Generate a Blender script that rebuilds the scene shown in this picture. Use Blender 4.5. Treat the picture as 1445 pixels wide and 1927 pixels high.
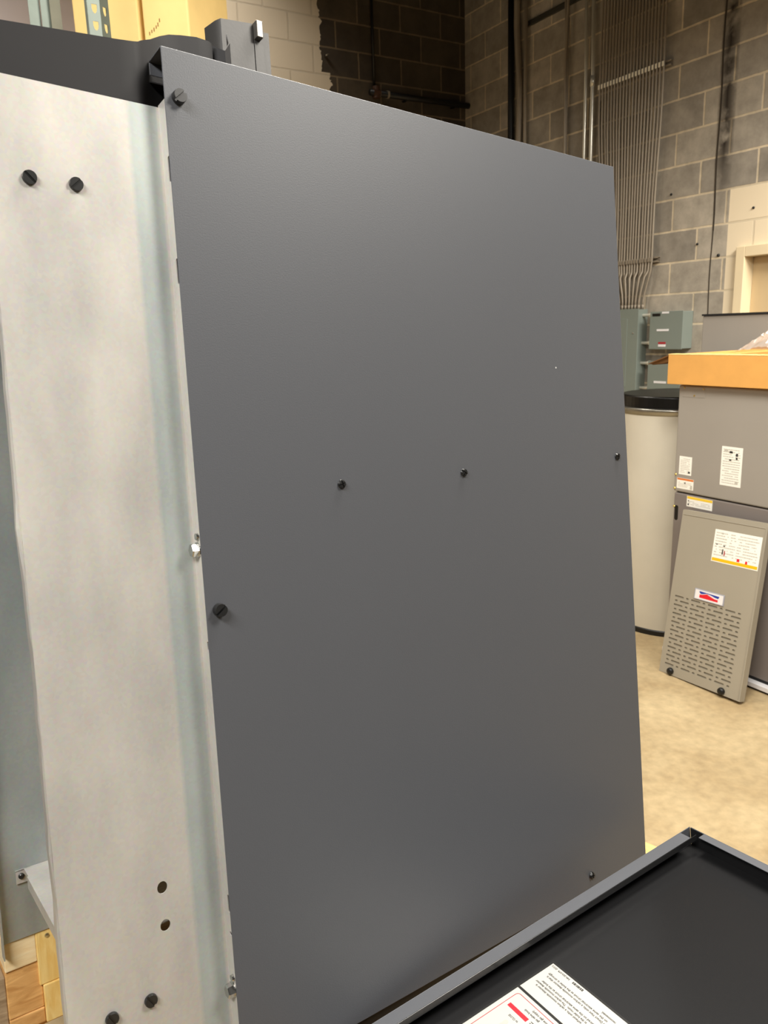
import bpy, bmesh, math, random
from mathutils import Vector, Matrix
random.seed(7)
scene = bpy.context.scene
C = scene.collection
for o in list(bpy.data.objects): bpy.data.objects.remove(o)

# ------------------------------------------------------------------ camera
EYE = 1.65
RX = Vector((0.9994823, -0.0073611, -0.0313199))
RY = Vector((-0.0321733, -0.2286772, -0.9729706))     # image-down
RZ = Vector((0.0, 0.9734745, -0.2287957))             # view direction
cam_d = bpy.data.cameras.new('camera'); cam = bpy.data.objects.new('camera', cam_d); C.objects.link(cam)
M = Matrix.Identity(4)
for i in range(3):
    M[i][0] = RX[i]; M[i][1] = -RY[i]; M[i][2] = -RZ[i]
M[2][3] = EYE
cam.matrix_world = M
cam_d.sensor_fit = 'VERTICAL'; cam_d.sensor_height = 36.0; cam_d.sensor_width = 27.0
cam_d.lens = 1460.0 / 1927.0 * 36.0
cam_d.clip_start = 0.02; cam_d.clip_end = 60
scene.camera = cam
cam_d.dof.use_dof = True; cam_d.dof.focus_distance = 1.25; cam_d.dof.aperture_fstop = 13.0

# ------------------------------------------------------------------ world, lamps, exposure
w = bpy.data.worlds.new('world'); scene.world = w; w.use_nodes = True
w.node_tree.nodes['Background'].inputs['Color'].default_value = (1.0, 0.92, 0.82, 1)
w.node_tree.nodes['Background'].inputs['Strength'].default_value = 0.055
scene.view_settings.view_transform = 'Standard'; scene.view_settings.look = 'None'
scene.view_settings.gamma = 1.0; scene.view_settings.use_curve_mapping = False
scene.view_settings.exposure = 0.0

def area(name, loc, target, sx, sy, power, col=(1.0, 0.83, 0.58), spread=180):
    l = bpy.data.lights.new(name, 'AREA'); l.shape = 'RECTANGLE'; l.size = sx; l.size_y = sy
    l.energy = power; l.color = col; l.spread = math.radians(spread)
    o = bpy.data.objects.new(name, l); C.objects.link(o); o.location = loc
    d = Vector(target) - Vector(loc); o.rotation_euler = d.to_track_quat('-Z', 'Y').to_euler()
    return o
area('bay_lamp_camera', (-0.80, -0.50, 3.0), (-0.2, 0.7, 1.0), 1.2, 0.35, 32, (1.0, 0.97, 0.92), 125)
area('bay_lamp_aisle', (1.75, 0.65, 3.3), (1.75, 0.8, 0.0), 1.3, 0.6, 78, (1.0, 0.95, 0.86))
area('bay_lamp_boiler', (0.5, 1.75, 3.6), (0.5, 1.76, 0.0), 1.3, 0.5, 105, (1.0, 0.95, 0.86), 160)
area('door_wall_fill', (2.51, 2.85, 3.3), (2.02, 4.84, 1.3), 1.2, 0.4, 33, (1.0, 0.94, 0.84), 95)  # fill light added to brighten the wall round the door; no fitting there
area('rack_fill', (-1.35, 2.4, 3.9), (-1.35, 2.41, 0.0), 1.0, 0.4, 38, (1.0, 0.93, 0.82), 130)  # added to lift the casing and cartons; no lamp is known here
area('back_wall_fill', (-1.28, 5.39, 5.2), (-1.28, 5.40, 0.0), 1.0, 0.4, 50, (1.0, 0.92, 0.80), 112)  # added fill for the old paint on the back wall, unseen source

# ------------------------------------------------------------------ frames of the place
DR = Vector((-0.5026585, 0.8644860, 0.0))   # along the right wall, away from the viewer
DB = Vector((0.8644860, 0.5026585, 0.0))    # along the back wall, to the right
WALL_D = 4.503; WALL_B = 6.079
ROTW = math.atan2(-DR.y, -DR.x)             # things parallel to the right wall: x = viewer's right, y = away
ROTB = math.atan2(DB.y, DB.x)
def sd(s, d, z=0.0): return DR * s + DB * d + Vector((0, 0, z))
BH = Vector((0.8106, 0.5811, -0.0724)).normalized()
BN = Vector((0.5846, -0.7959, 0.1573)); BN = (BN - BH * BN.dot(BH)).normalized()
BU = BN.cross(BH)
P0 = Vector((-0.24175412, 1.0011684, 1.97610704))
ZB = 1.30
def L(h, n, u): return Vector((h, -n, u + ZB))
BM = Matrix(((BH.x, -BN.x, BU.x, 0), (BH.y, -BN.y, BU.y, 0), (BH.z, -BN.z, BU.z, 0), (0, 0, 0, 1)))
BM.translation = P0 - BU * ZB

# ------------------------------------------------------------------ materials
def nodes(name):
    m = bpy.data.materials.new(name); m.use_nodes = True
    nt = m.node_tree; return m, nt, nt.nodes['Principled BSDF']
def lin(c): return tuple((x / 12.92 if x <= .04045 else ((x + .055) / 1.055) ** 2.4) for x in [v / 255 for v in c])
def col4(c): return (*lin(c), 1)
def mat(name, rgb, rough=.5, metal=0, var=0.0, vscale=6, bump=0.0, bscale=400, spec=.5, rvar=0.0, stretch=(1, 1, 1)):
    m, nt, b = nodes(name)
    b.inputs['Base Color'].default_value = col4(rgb); b.inputs['Roughness'].default_value = rough
    b.inputs['Metallic'].default_value = metal; b.inputs['Specular IOR Level'].default_value = spec
    tc = nt.nodes.new('ShaderNodeTexCoord'); mp = nt.nodes.new('ShaderNodeMapping'); mp.inputs['Scale'].default_value = stretch
    nt.links.new(tc.outputs['Object'], mp.inputs['Vector'])
    if var:
        n = nt.nodes.new('ShaderNodeTexNoise'); n.inputs['Scale'].default_value = vscale; n.inputs['Detail'].default_value = 5
        nt.links.new(mp.outputs[0], n.inputs['Vector'])
        r = nt.nodes.new('ShaderNodeMapRange'); r.inputs['From Min'].default_value = .25; r.inputs['From Max'].default_value = .75
        r.inputs['To Min'].default_value = 1 - var; r.inputs['To Max'].default_value = 1 + var
        nt.links.new(n.outputs['Fac'], r.inputs['Value'])
        mx = nt.nodes.new('ShaderNodeMix'); mx.data_type = 'RGBA'; mx.blend_type = 'MULTIPLY'; mx.inputs['Factor'].default_value = 1
        mx.inputs['A'].default_value = col4(rgb); nt.links.new(r.outputs[0], mx.inputs['B']); nt.links.new(mx.outputs['Result'], b.inputs['Base Color'])
        if rvar:
            r2 = nt.nodes.new('ShaderNodeMapRange'); r2.inputs['To Min'].default_value = rough - rvar; r2.inputs['To Max'].default_value = rough + rvar
            nt.links.new(n.outputs['Fac'], r2.inputs['Value']); nt.links.new(r2.outputs[0], b.inputs['Roughness'])
    if bump:
        n2 = nt.nodes.new('ShaderNodeTexNoise'); n2.inputs['Scale'].default_value = bscale; n2.inputs['Detail'].default_value = 2
        nt.links.new(mp.outputs[0], n2.inputs['Vector'])
        bp = nt.nodes.new('ShaderNodeBump'); bp.inputs['Strength'].default_value = bump; bp.inputs['Distance'].default_value = .001
        nt.links.new(n2.outputs['Fac'], bp.inputs['Height']); nt.links.new(bp.outputs[0], b.inputs['Normal'])
    return m

M_panel = mat('slate_powder_coat', (86, 88, 93), .46, 0, .02, 3, .12, 560)
M_dark = mat('dark_sheet_metal', (40, 39, 40), .6, .0, .05, 9, .03, 500, .25)
M_tray = mat('door_coat', (33, 33, 34), .24, 0, .03, 4, .03, 420)
M_post = mat('post_sheet_metal', (68, 66, 64), .45, .1, .06, 14, .10, 220)
M_black = mat('black_plastic', (14, 14, 14), .45)
M_lid = mat('lid_black', (7, 7, 7), .35)
M_screw = mat('black_oxide', (58, 58, 58), .32, .6)
M_steel = mat('bright_steel', (205, 205, 202), .22, 1, .06, 30)
M_emt = mat('conduit_steel', (154, 143, 127), .5, .25, .05, 20)
M_emt_b = mat('bright_conduit', (225, 222, 210), .28, .55)
M_clamp = mat('clamp_glint_white', (245, 240, 222), .35, .1)  # near-white base stands in for the clamps' specular glints
M_brass = mat('brass', (225, 195, 110), .3, .9)
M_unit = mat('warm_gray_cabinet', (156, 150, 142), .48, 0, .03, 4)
M_unit2 = mat('cabinet_gray_shaded', (128, 120, 116), .48, 0, .03, 4)  # cabinet gray darkened; shading below the seam is put into the colour
M_grille = mat('grille_gray', (160, 153, 138), .5, 0, .03, 5)
M_grille_d = mat('grille_back', (146, 140, 126), .7)
M_elec = mat('enclosure_green_gray', (126, 135, 128), .45, 0, .02, 5)
M_label = mat('label_paper', (250, 248, 240), .35)
M_ink = mat('ink_gray', (48, 46, 45), .6)
M_label2 = mat('label_film', (186, 184, 178), .5)
M_inkl = mat('ink_light', (196, 192, 182), .6)
M_inkb = mat('ink_black', (16, 15, 15), .5)
M_red = mat('ink_red', (225, 30, 45), .45)
M_redd = mat('ink_dark_red', (170, 45, 55), .45)
M_orange = mat('ink_orange', (225, 125, 55), .45)
M_yellow = mat('ink_yellow', (245, 205, 60), .45)
M_amber = mat('ink_amber', (250, 190, 20), .45)
M_blue = mat('ink_blue', (35, 60, 160), .45)
M_card = mat('cardboard', (224, 166, 88), .8, 0, .05, 14, .15, 160)
M_cardp = mat('pale_cardboard', (246, 214, 142), .8, 0, .05, 10)
M_cardd = mat('cardboard_shade_side', (196, 145, 78), .85, 0, .06, 12)
M_rack = mat('rack_steel', (112, 122, 114), .45, .3, .08, 20)
M_rackd = mat('rack_olive', (96, 94, 78), .5, .3, .08, 20)
M_lav = mat('mauve_gray_coat', (205, 194, 194), .55, 0, .02, 3)
M_drum = mat('off_white_jacket', (212, 206, 190), .55, .05, .05, 5)
M_drumrim = mat('rim_steel', (165, 163, 155), .3, .9, .1, 20)
M_ceil = mat('ceiling_paint', (70, 64, 56), .9)
M_frame = mat('cream_paint', (232, 214, 178), .55, 0, .03, 5)
M_door = mat('beige_door_paint', (206, 182, 142), .5, 0, .02, 5)
M_bwhite = mat('badge_white', (235, 233, 235), .3)
M_bsilver = mat('badge_silver', (180, 182, 196), .3, .3)

def galv(name, c1, c2, rough=.42, metal=.25, stretch=(1.0, 1.0, .35), band=None):
    m, nt, b = nodes(name)
    tc = nt.nodes.new('ShaderNodeTexCoord'); mp = nt.nodes.new('ShaderNodeMapping'); mp.inputs['Scale'].default_value = stretch
    nt.links.new(tc.outputs['Object'], mp.inputs['Vector'])
    n = nt.nodes.new('ShaderNodeTexNoise'); n.inputs['Scale'].default_value = 14; n.inputs['Detail'].default_value = 4; n.inputs['Roughness'].default_value = .5
    nt.links.new(mp.outputs[0], n.inputs['Vector'])
    v = nt.nodes.new('ShaderNodeTexVoronoi'); v.inputs['Scale'].default_value = 260
    nt.links.new(tc.outputs['Object'], v.inputs['Vector'])
    r = nt.nodes.new('ShaderNodeValToRGB'); r.color_ramp.elements[0].position = .3; r.color_ramp.elements[1].position = .7
    r.color_ramp.elements[0].color = col4(c1); r.color_ramp.elements[1].color = col4(c2)
    nt.links.new(n.outputs['Fac'], r.inputs['Fac'])
    mx = nt.nodes.new('ShaderNodeMix'); mx.data_type = 'RGBA'; mx.blend_type = 'OVERLAY'; mx.inputs['Factor'].default_value = .05
    nt.links.new(r.outputs[0], mx.inputs['A']); nt.links.new(v.outputs['Color'], mx.inputs['B'])
    out = mx.outputs['Result']
    if band:      # bluish reflection painted as a colour band along the folded edge
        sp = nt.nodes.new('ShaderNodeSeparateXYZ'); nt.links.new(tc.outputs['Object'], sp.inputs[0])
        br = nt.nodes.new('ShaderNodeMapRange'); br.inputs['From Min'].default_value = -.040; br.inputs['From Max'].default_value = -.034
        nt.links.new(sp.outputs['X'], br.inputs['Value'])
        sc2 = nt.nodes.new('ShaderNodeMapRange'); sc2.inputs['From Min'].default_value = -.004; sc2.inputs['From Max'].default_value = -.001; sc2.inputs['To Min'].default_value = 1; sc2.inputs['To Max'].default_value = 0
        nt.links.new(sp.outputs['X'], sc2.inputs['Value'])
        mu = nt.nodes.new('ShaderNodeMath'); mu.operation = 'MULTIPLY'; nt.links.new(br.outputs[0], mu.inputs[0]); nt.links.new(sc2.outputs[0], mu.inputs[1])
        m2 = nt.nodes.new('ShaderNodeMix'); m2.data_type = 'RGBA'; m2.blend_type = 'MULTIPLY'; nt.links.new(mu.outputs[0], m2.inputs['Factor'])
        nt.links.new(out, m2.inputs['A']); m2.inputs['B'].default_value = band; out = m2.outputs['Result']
    nt.links.new(out, b.inputs['Base Color'])
    mr = nt.nodes.new('ShaderNodeMapRange'); mr.inputs['To Min'].default_value = rough - .1; mr.inputs['To Max'].default_value = rough + .1
    nt.links.new(n.outputs['Fac'], mr.inputs['Value']); nt.links.new(mr.outputs[0], b.inputs['Roughness'])
    b.inputs['Metallic'].default_value = metal
    bp = nt.nodes.new('ShaderNodeBump'); bp.inputs['Strength'].default_value = .12; bp.inputs['Distance'].default_value = .004
    nt.links.new(n.outputs['Fac'], bp.inputs['Height']); nt.links.new(bp.outputs[0], b.inputs['Normal'])
    return m
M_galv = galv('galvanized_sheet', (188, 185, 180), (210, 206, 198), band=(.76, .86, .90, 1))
M_galv2 = galv('galvanized_liner', (160, 167, 166), (184, 188, 184), .38, .4)

def wood(name, c1, c2, scale=3.0, axis=(30, 3, 30)):
    m, nt, b = nodes(name)
    tc = nt.nodes.new('ShaderNodeTexCoord'); mp = nt.nodes.new('ShaderNodeMapping'); mp.inputs['Scale'].default_value = axis
    nt.links.new(tc.outputs['Object'], mp.inputs['Vector'])
    n = nt.nodes.new('ShaderNodeTexNoise'); n.inputs['Scale'].default_value = scale; n.inputs['Detail'].default_value = 6; n.inputs['Distortion'].default_value = .8
    nt.links.new(mp.outputs[0], n.inputs['Vector'])
    r = nt.nodes.new('ShaderNodeValToRGB'); r.color_ramp.elements[0].position = .35; r.color_ramp.elements[1].position = .68
    r.color_ramp.elements[0].color = col4(c1); r.color_ramp.elements[1].color = col4(c2)
    nt.links.new(n.outputs['Fac'], r.inputs['Fac']); nt.links.new(r.outputs[0], b.inputs['Base Color'])
    b.inputs['Roughness'].default_value = .75
    bp = nt.nodes.new('ShaderNodeBump'); bp.inputs['Strength'].default_value = .3; bp.inputs['Distance'].default_value = .002
    nt.links.new(n.outputs['Fac'], bp.inputs['Height']); nt.links.new(bp.outputs[0], b.inputs['Normal'])
    return m
M_wood1 = wood('pale_pine', (246, 218, 166), (254, 236, 194), 2, (8, 8, 60))
M_wood2 = wood('yellow_pine', (240, 200, 116), (252, 224, 150), 2, (60, 8, 10))
M_wood3 = wood('brown_pine', (206, 152, 88), (242, 194, 126), 2, (10, 8, 50))
M_wood4 = wood('weathered_pine', (150, 128, 100), (190, 168, 138), 2, (10, 8, 60))

def block_mat(name, ox, oz, paint_expr, base1, base2, mortar, paint, stain=False):
    """concrete block courses 0.4064 x 0.2032; x,z in the wall's own object coordinates"""
    m, nt, b = nodes(name); N = nt.nodes.new; K = nt.links.new
    tc = N('ShaderNodeTexCoord'); sp = N('ShaderNodeSeparateXYZ'); K(tc.outputs['Object'], sp.inputs[0])
    def mth(op, a, bb=None, clamp=False):
        q = N('ShaderNodeMath'); q.operation = op; q.use_clamp = clamp
        for i, v in enumerate((a, bb)):
            if v is None: continue
            if isinstance(v, (int, float)): q.inputs[i].default_value = v
            else: K(v, q.inputs[i])
        return q.outputs[0]
    x = sp.outputs['X']; z = sp.outputs['Z']
    cb = N('ShaderNodeCombineXYZ'); K(mth('ADD', x, ox), cb.inputs[0]); K(mth('ADD', z, oz), cb.inputs[1])
    wn = N('ShaderNodeTexNoise'); wn.inputs['Scale'].default_value = 18; K(tc.outputs['Object'], wn.inputs['Vector'])
    wv = N('ShaderNodeVectorMath'); wv.operation = 'SCALE'; wv.inputs['Scale'].default_value = .006; K(wn.outputs['Color'], wv.inputs[0])
    ad = N('ShaderNodeVectorMath'); ad.operation = 'ADD'; K(cb.outputs[0], ad.inputs[0]); K(wv.outputs[0], ad.inputs[1])
    br = N('ShaderNodeTexBrick'); K(ad.outputs[0], br.inputs['Vector'])
    br.inputs['Scale'].default_value = 1; br.inputs['Brick Width'].default_value = .4064; br.inputs['Row Height'].default_value = .2032
    br.inputs['Mortar Size'].default_value = .0075; br.inputs['Mortar Smooth'].default_value = .25; br.inputs['Bias'].default_value = 0
    br.inputs['Color1'].default_value = col4(base1); br.inputs['Color2'].default_value = col4(base2); br.inputs['Mortar'].default_value = col4(mortar)
    n = N('ShaderNodeTexNoise'); n.inputs['Scale'].default_value = 7; n.inputs['Detail'].default_value = 8; n.inputs['Roughness'].default_value = .65
    K(tc.outputs['Object'], n.inputs['Vector'])
    r = N('ShaderNodeMapRange'); r.inputs['From Min'].default_value = .3; r.inputs['From Max'].default_value = .7
    r.inputs['To Min'].default_value = .72; r.inputs['To Max'].default_value = 1.25; K(n.outputs['Fac'], r.inputs['Value'])
    mx = N('ShaderNodeMix'); mx.data_type = 'RGBA'; mx.blend_type = 'MULTIPLY'; mx.inputs['Factor'].default_value = 1
    K(br.outputs['Color'], mx.inputs['A']); K(r.outputs[0], mx.inputs['B'])
    colr = mx.outputs['Result']
    if stain:      # tarry run beside the control joint
        n3 = N('ShaderNodeTexNoise'); n3.inputs['Scale'].default_value = 9; n3.inputs['Detail'].default_value = 6; K(tc.outputs['Object'], n3.inputs['Vector'])
        band = mth('SUBTRACT', 1.0, mth('DIVIDE', mth('ABSOLUTE', mth('ADD', x, 3.395)), .065), True)
        up = mth('MULTIPLY', mth('SUBTRACT', z, 2.25), 2.2, True)
        f = mth('MULTIPLY', mth('MULTIPLY', mth('POWER', band, .5), up), mth('MULTIPLY', mth('SUBTRACT', n3.outputs['Fac'], .30), 4.2, True))
        m2 = N('ShaderNodeMix'); m2.data_type = 'RGBA'; K(f, m2.inputs['Factor']); K(colr, m2.inputs['A']); m2.inputs['B'].default_value = col4((44, 36, 28)); colr = m2.outputs['Result']
    pm = paint_expr(mth, x, z, wn.outputs['Fac'])
    pn = N('ShaderNodeMix'); pn.data_type = 'RGBA'; pn.blend_type = 'MULTIPLY'; pn.inputs['Factor'].default_value = 1
    pn.inputs['A'].default_value = col4(paint)
    pr = N('ShaderNodeMapRange'); pr.inputs['To Min'].default_value = 1.0; pr.inputs['To Max'].default_value = .86; K(br.outputs['Fac'], pr.inputs['Value']); K(pr.outputs[0], pn.inputs['B'])
    m3 = N('ShaderNodeMix'); m3.data_type = 'RGBA'; K(pm, m3.inputs['Factor']); K(colr, m3.inputs['A']); K(pn.outputs['Result'], m3.inputs['B'])
    K(m3.outputs['Result'], b.inputs['Base Color']); b.inputs['Roughness'].default_value = .9
    hgt = mth('SUBTRACT', mth('MULTIPLY', n.outputs['Fac'], .25), br.outputs['Fac'])
    bp = N('ShaderNodeBump'); bp.inputs['Strength'].default_value = .6; bp.inputs['Distance'].default_value = .004
    K(hgt, bp.inputs['Height']); K(bp.outputs[0], b.inputs['Normal'])
    return m
# right wall: local x = -s ; painted round the door (s < 3.33, z < 2.43)
M_wallR = block_mat('block_wall_right', .1, 0.0,
    lambda mt, x, z, n: mt('MULTIPLY', mt('GREATER_THAN', x, -3.33), mt('LESS_THAN', z, 2.432)),
    (146, 139, 128), (178, 169, 154), (212, 197, 170), (238, 222, 192), True)
# back wall: local x = s ; old paint left of a ragged edge
M_wallB = block_mat('block_wall_back', 0.02, 0.014,
    lambda mt, x, z, n: mt('LESS_THAN', mt('ADD', x, mt('ADD', mt('MULTIPLY', mt('SUBTRACT', n, .5), .10), mt('MULTIPLY', mt('GREATER_THAN', z, 3.66), .07))), 3.165),
    (62, 54, 45), (78, 69, 56), (112, 98, 78), (212, 200, 180))

# floor
def floor_mat():
    m, nt, b = nodes('sealed_concrete'); N = nt.nodes.new; K = nt.links.new
    tc = N('ShaderNodeTexCoord')
    n = N('ShaderNodeTexNoise'); n.inputs['Scale'].default_value = 2.6; n.inputs['Detail'].default_value = 8; n.inputs['Roughness'].default_value = .62; n.inputs['Distortion'].default_value = .6
    K(tc.outputs['Object'], n.inputs['Vector'])
    r = N('ShaderNodeValToRGB'); e = r.color_ramp.elements; e[0].position = .30; e[1].position = .66
    e[0].color = col4((166, 143, 106)); e[1].color = col4((196, 176, 138)); K(n.outputs['Fac'], r.inputs['Fac'])
    n2 = N('ShaderNodeTexNoise'); n2.inputs['Scale'].default_value = 26; n2.inputs['Detail'].default_value = 4; K(tc.outputs['Object'], n2.inputs['Vector'])
    r2 = N('ShaderNodeMapRange'); r2.inputs['From Min'].default_value = .3; r2.inputs['From Max'].default_value = .7; r2.inputs['To Min'].default_value = .86; r2.inputs['To Max'].default_value = 1.10
    K(n2.outputs['Fac'], r2.inputs['Value'])
    mx = N('ShaderNodeMix'); mx.data_type = 'RGBA'; mx.blend_type = 'MULTIPLY'; mx.inputs['Factor'].default_value = 1
    K(r.outputs[0], mx.inputs['A']); K(r2.outputs[0], mx.inputs['B']); K(mx.outputs['Result'], b.inputs['Base Color'])
    b.inputs['Roughness'].default_value = .6
    return m
M_floor = floor_mat()

def plastic_mat():
    m = bpy.data.materials.new('clear_film'); m.use_nodes = True; nt = m.node_tree; nt.nodes.clear()
    o = nt.nodes.new('ShaderNodeOutputMaterial'); t_ = nt.nodes.new('ShaderNodeBsdfTransparent'); g_ = nt.nodes.new('ShaderNodeBsdfGlossy'); d_ = nt.nodes.new('ShaderNodeBsdfDiffuse')
    t_.inputs['Color'].default_value = (.96, .95, .93, 1); g_.inputs['Roughness'].default_value = .30; g_.inputs['Color'].default_value = (1, 1, 1, 1); d_.inputs['Color'].default_value = (.8, .78, .75, 1)
    a = nt.nodes.new('ShaderNodeMixShader'); a.inputs[0].default_value = .28; b = nt.nodes.new('ShaderNodeMixShader'); b.inputs[0].default_value = .30
    nt.links.new(t_.outputs[0], a.inputs[1]); nt.links.new(d_.outputs[0], a.inputs[2]); nt.links.new(a.outputs[0], b.inputs[1]); nt.links.new(g_.outputs[0], b.inputs[2]); nt.links.new(b.outputs[0], o.inputs['Surface'])
    return m
M_film = plastic_mat()

# ------------------------------------------------------------------ mesh helpers
class MB:
    def __init__(s): s.bm = bmesh.new()
    def box(s, a, b):
        x0, y0, z0 = a; x1, y1, z1 = b
        v = [s.bm.verts.new(p) for p in ((x0, y0, z0), (x1, y0, z0), (x1, y1, z0), (x0, y1, z0), (x0, y0, z1), (x1, y0, z1), (x1, y1, z1), (x0, y1, z1))]
        for f in ((3, 2, 1, 0), (4, 5, 6, 7), (0, 1, 5, 4), (1, 2, 6, 5), (2, 3, 7, 6), (3, 0, 4, 7)): s.bm.faces.new([v[i] for i in f])
        return s
    def hexa(s, pts):
        v = [s.bm.verts.new(p) for p in pts]
        for f in ((3, 2, 1, 0), (4, 5, 6, 7), (0, 1, 5, 4), (1, 2, 6, 5), (2, 3, 7, 6), (3, 0, 4, 7)): s.bm.faces.new([v[i] for i in f])
        return s
    def prism(s, poly, vec):
        a = [s.bm.verts.new(p) for p in poly]; b = [s.bm.verts.new(Vector(p) + Vector(vec)) for p in poly]
        n = len(a); s.bm.faces.new(a[::-1]); s.bm.faces.new(b)
        for i in range(n): s.bm.faces.new((a[i], a[(i + 1) % n], b[(i + 1) % n], b[i]))
        return s
    def lathe(s, prof, base, axis, seg=24):
        ax = Vector(axis).normalized(); t = Vector((0, 0, 1)) if abs(ax.z) < .9 else Vector((1, 0, 0))
        e1 = ax.cross(t).normalized(); e2 = ax.cross(e1); base = Vector(base); rings = []
        for r, hh in prof:
            if r < 1e-6: rings.append([s.bm.verts.new(base + ax * hh)])
            else: rings.append([s.bm.verts.new(base + ax * hh + (e1 * math.cos(k * 2 * math.pi / seg) + e2 * math.sin(k * 2 * math.pi / seg)) * r) for k in range(seg)])
        for A, B in zip(rings, rings[1:]):
            for k in range(seg):
                k2 = (k + 1) % seg
                if len(A) == 1 and len(B) == 1: continue
                if len(A) == 1: s.bm.faces.new((A[0], B[k2], B[k]))
                elif len(B) == 1: s.bm.faces.new((A[k], A[k2], B[0]))
                else: s.bm.faces.new((A[k], A[k2], B[k2], B[k]))
        return s
    def cyl(s, p0, p1, r, seg=16):
        d = Vector(p1) - Vector(p0); l = d.length
        return s.lathe([(0, 0), (r, 0), (r, l), (0, l)], p0, d, seg)
    def tube(s, pts, r, seg=10, rfun=None):
        pts = [Vector(p) for p in pts]; rings = []; e1 = None
        for i, p in enumerate(pts):
            d = (pts[min(i + 1, len(pts) - 1)] - pts[max(i - 1, 0)]).normalized()
            if e1 is None:
                t = Vector((1, 0, 0)) if abs(d.x) < .9 else Vector((0, 1, 0)); e1 = d.cross(t).normalized()
            else: e1 = (e1 - d * e1.dot(d)).normalized()
            e2 = d.cross(e1); rr = rfun(i) if rfun else r
            rings.append([s.bm.verts.new(p + (e1 * math.cos(k * 2 * math.pi / seg) + e2 * math.sin(k * 2 * math.pi / seg)) * rr) for k in range(seg)])
        for A, B in zip(rings, rings[1:]):
            for k in range(seg): s.bm.faces.new((A[k], A[(k + 1) % seg], B[(k + 1) % seg], B[k]))
        s.bm.faces.new(rings[0][::-1]); s.bm.faces.new(rings[-1]); return s
    def add_mesh(s, me, mtx):
        n0 = len(s.bm.verts); s.bm.from_mesh(me); s.bm.verts.ensure_lookup_table()
        for v in s.bm.verts[n0:]: v.co = mtx @ v.co
        return s
    def build(s, name, material, parent=None, bevel=0.0, smooth=False, label=None):
        bmesh.ops.recalc_face_normals(s.bm, faces=s.bm.faces)
        me = bpy.data.meshes.new(name); s.bm.to_mesh(me); s.bm.free()
        for mm in (material if isinstance(material, (list, tuple)) else [material]): me.materials.append(mm)
        o = bpy.data.objects.new(name, me); C.objects.link(o)
        if parent: o.parent = parent
        if bevel:
            bv = o.modifiers.new('bevel', 'BEVEL'); bv.width = bevel; bv.segments = 2; bv.limit_method = 'ANGLE'; bv.angle_limit = math.radians(40)
        if smooth:
            for p in me.polygons: p.use_smooth = True
        if label: o['label'] = label
        return o
def tag(o, label, cat, group=None):
    o['label'] = label; o['category'] = cat
    if group: o['group'] = group
    return o
def thing(name, label, cat, loc=(0, 0, 0), rotz=0.0, group=None, mtx=None):
    o = bpy.data.objects.new(name, None); C.objects.link(o); o.empty_display_size = .1
    if mtx is not None: o.matrix_world = mtx
    else: o.location = loc; o.rotation_euler = (0, 0, rotz)
    return tag(o, label, cat, group)
def struct(o): o['kind'] = 'structure'; return o
def copy_part(src, parent, loc=None, rot=None):
    c = src.copy(); C.objects.link(c); c.parent = parent
    if loc is not None: c.location = loc
    if rot is not None: c.rotation_euler = rot
    return c
def plate_mesh(outline, holes, thick):
    """flat plate with real holes; outline/holes are lists of (x,y); returns a mesh in XY, thickness centred on z=0"""
    cu = bpy.data.curves.new('plate', 'CURVE'); cu.dimensions = '2D'; cu.fill_mode = 'BOTH'; cu.extrude = thick / 2
    for pts in [outline] + holes:
        sp = cu.splines.new('POLY'); sp.points.add(len(pts) - 1); sp.use_cyclic_u = True
        for i, p in enumerate(pts): sp.points[i].co = (p[0], p[1], 0, 1)
    ob = bpy.data.objects.new('plate', cu); C.objects.link(ob)
    dg = bpy.context.evaluated_depsgraph_get(); me = bpy.data.meshes.new_from_object(ob.evaluated_get(dg))
    bpy.data.objects.remove(ob); bpy.data.curves.remove(cu); return me
def circle(x, y, r, n=20, ry=None): return [(x + r * math.cos(2 * math.pi * k / n), y + (ry or r) * math.sin(2 * math.pi * k / n)) for k in range(n)]
def slot(x, y, w_, h_, n=6):
    """rounded slot, long axis the larger of w,h"""
    r = min(w_, h_) / 2; P = []
    if w_ >= h_: cs = ((x + w_ / 2 - r, y, -90), (x - w_ / 2 + r, y, 90))
    else: cs = ((x, y + h_ / 2 - r, 0), (x, y - h_ / 2 + r, 180))
    for cx_, cy_, a0 in cs:
        for k in range(n + 1):
            a = math.radians(a0 + 180 * k / n); P.append((cx_ + r * math.cos(a), cy_ + r * math.sin(a)))
    return P
def text_mesh(body, size, align='LEFT', shear=0.0):
    cu = bpy.data.curves.new('txt', 'FONT'); cu.body = body; cu.size = size; cu.align_x = align; cu.extrude = .00008; cu.shear = shear; cu.resolution_u = 2; cu.offset = size * .012
    ob = bpy.data.objects.new('txt', cu); C.objects.link(ob)
    dg = bpy.context.evaluated_depsgraph_get(); me = bpy.data.meshes.new_from_object(ob.evaluated_get(dg))
    bpy.data.objects.remove(ob); bpy.data.curves.remove(cu); return me
def XZ(x, y, z):      # plate in local XZ plane (plate-x -> x, plate-y -> z), facing -y
    return Matrix(((1, 0, 0, x), (0, 0, -1, y), (0, 1, 0, z), (0, 0, 0, 1)))

# ================================================================== the setting
s = MB(); s.box((-5, -4, -.1), (7, 10, 0)); struct(s.build('floor', M_floor))
s = MB(); s.box((-5, -4, 6.0), (7, 10, 6.1)); struct(s.build('ceiling', M_ceil))
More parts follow.
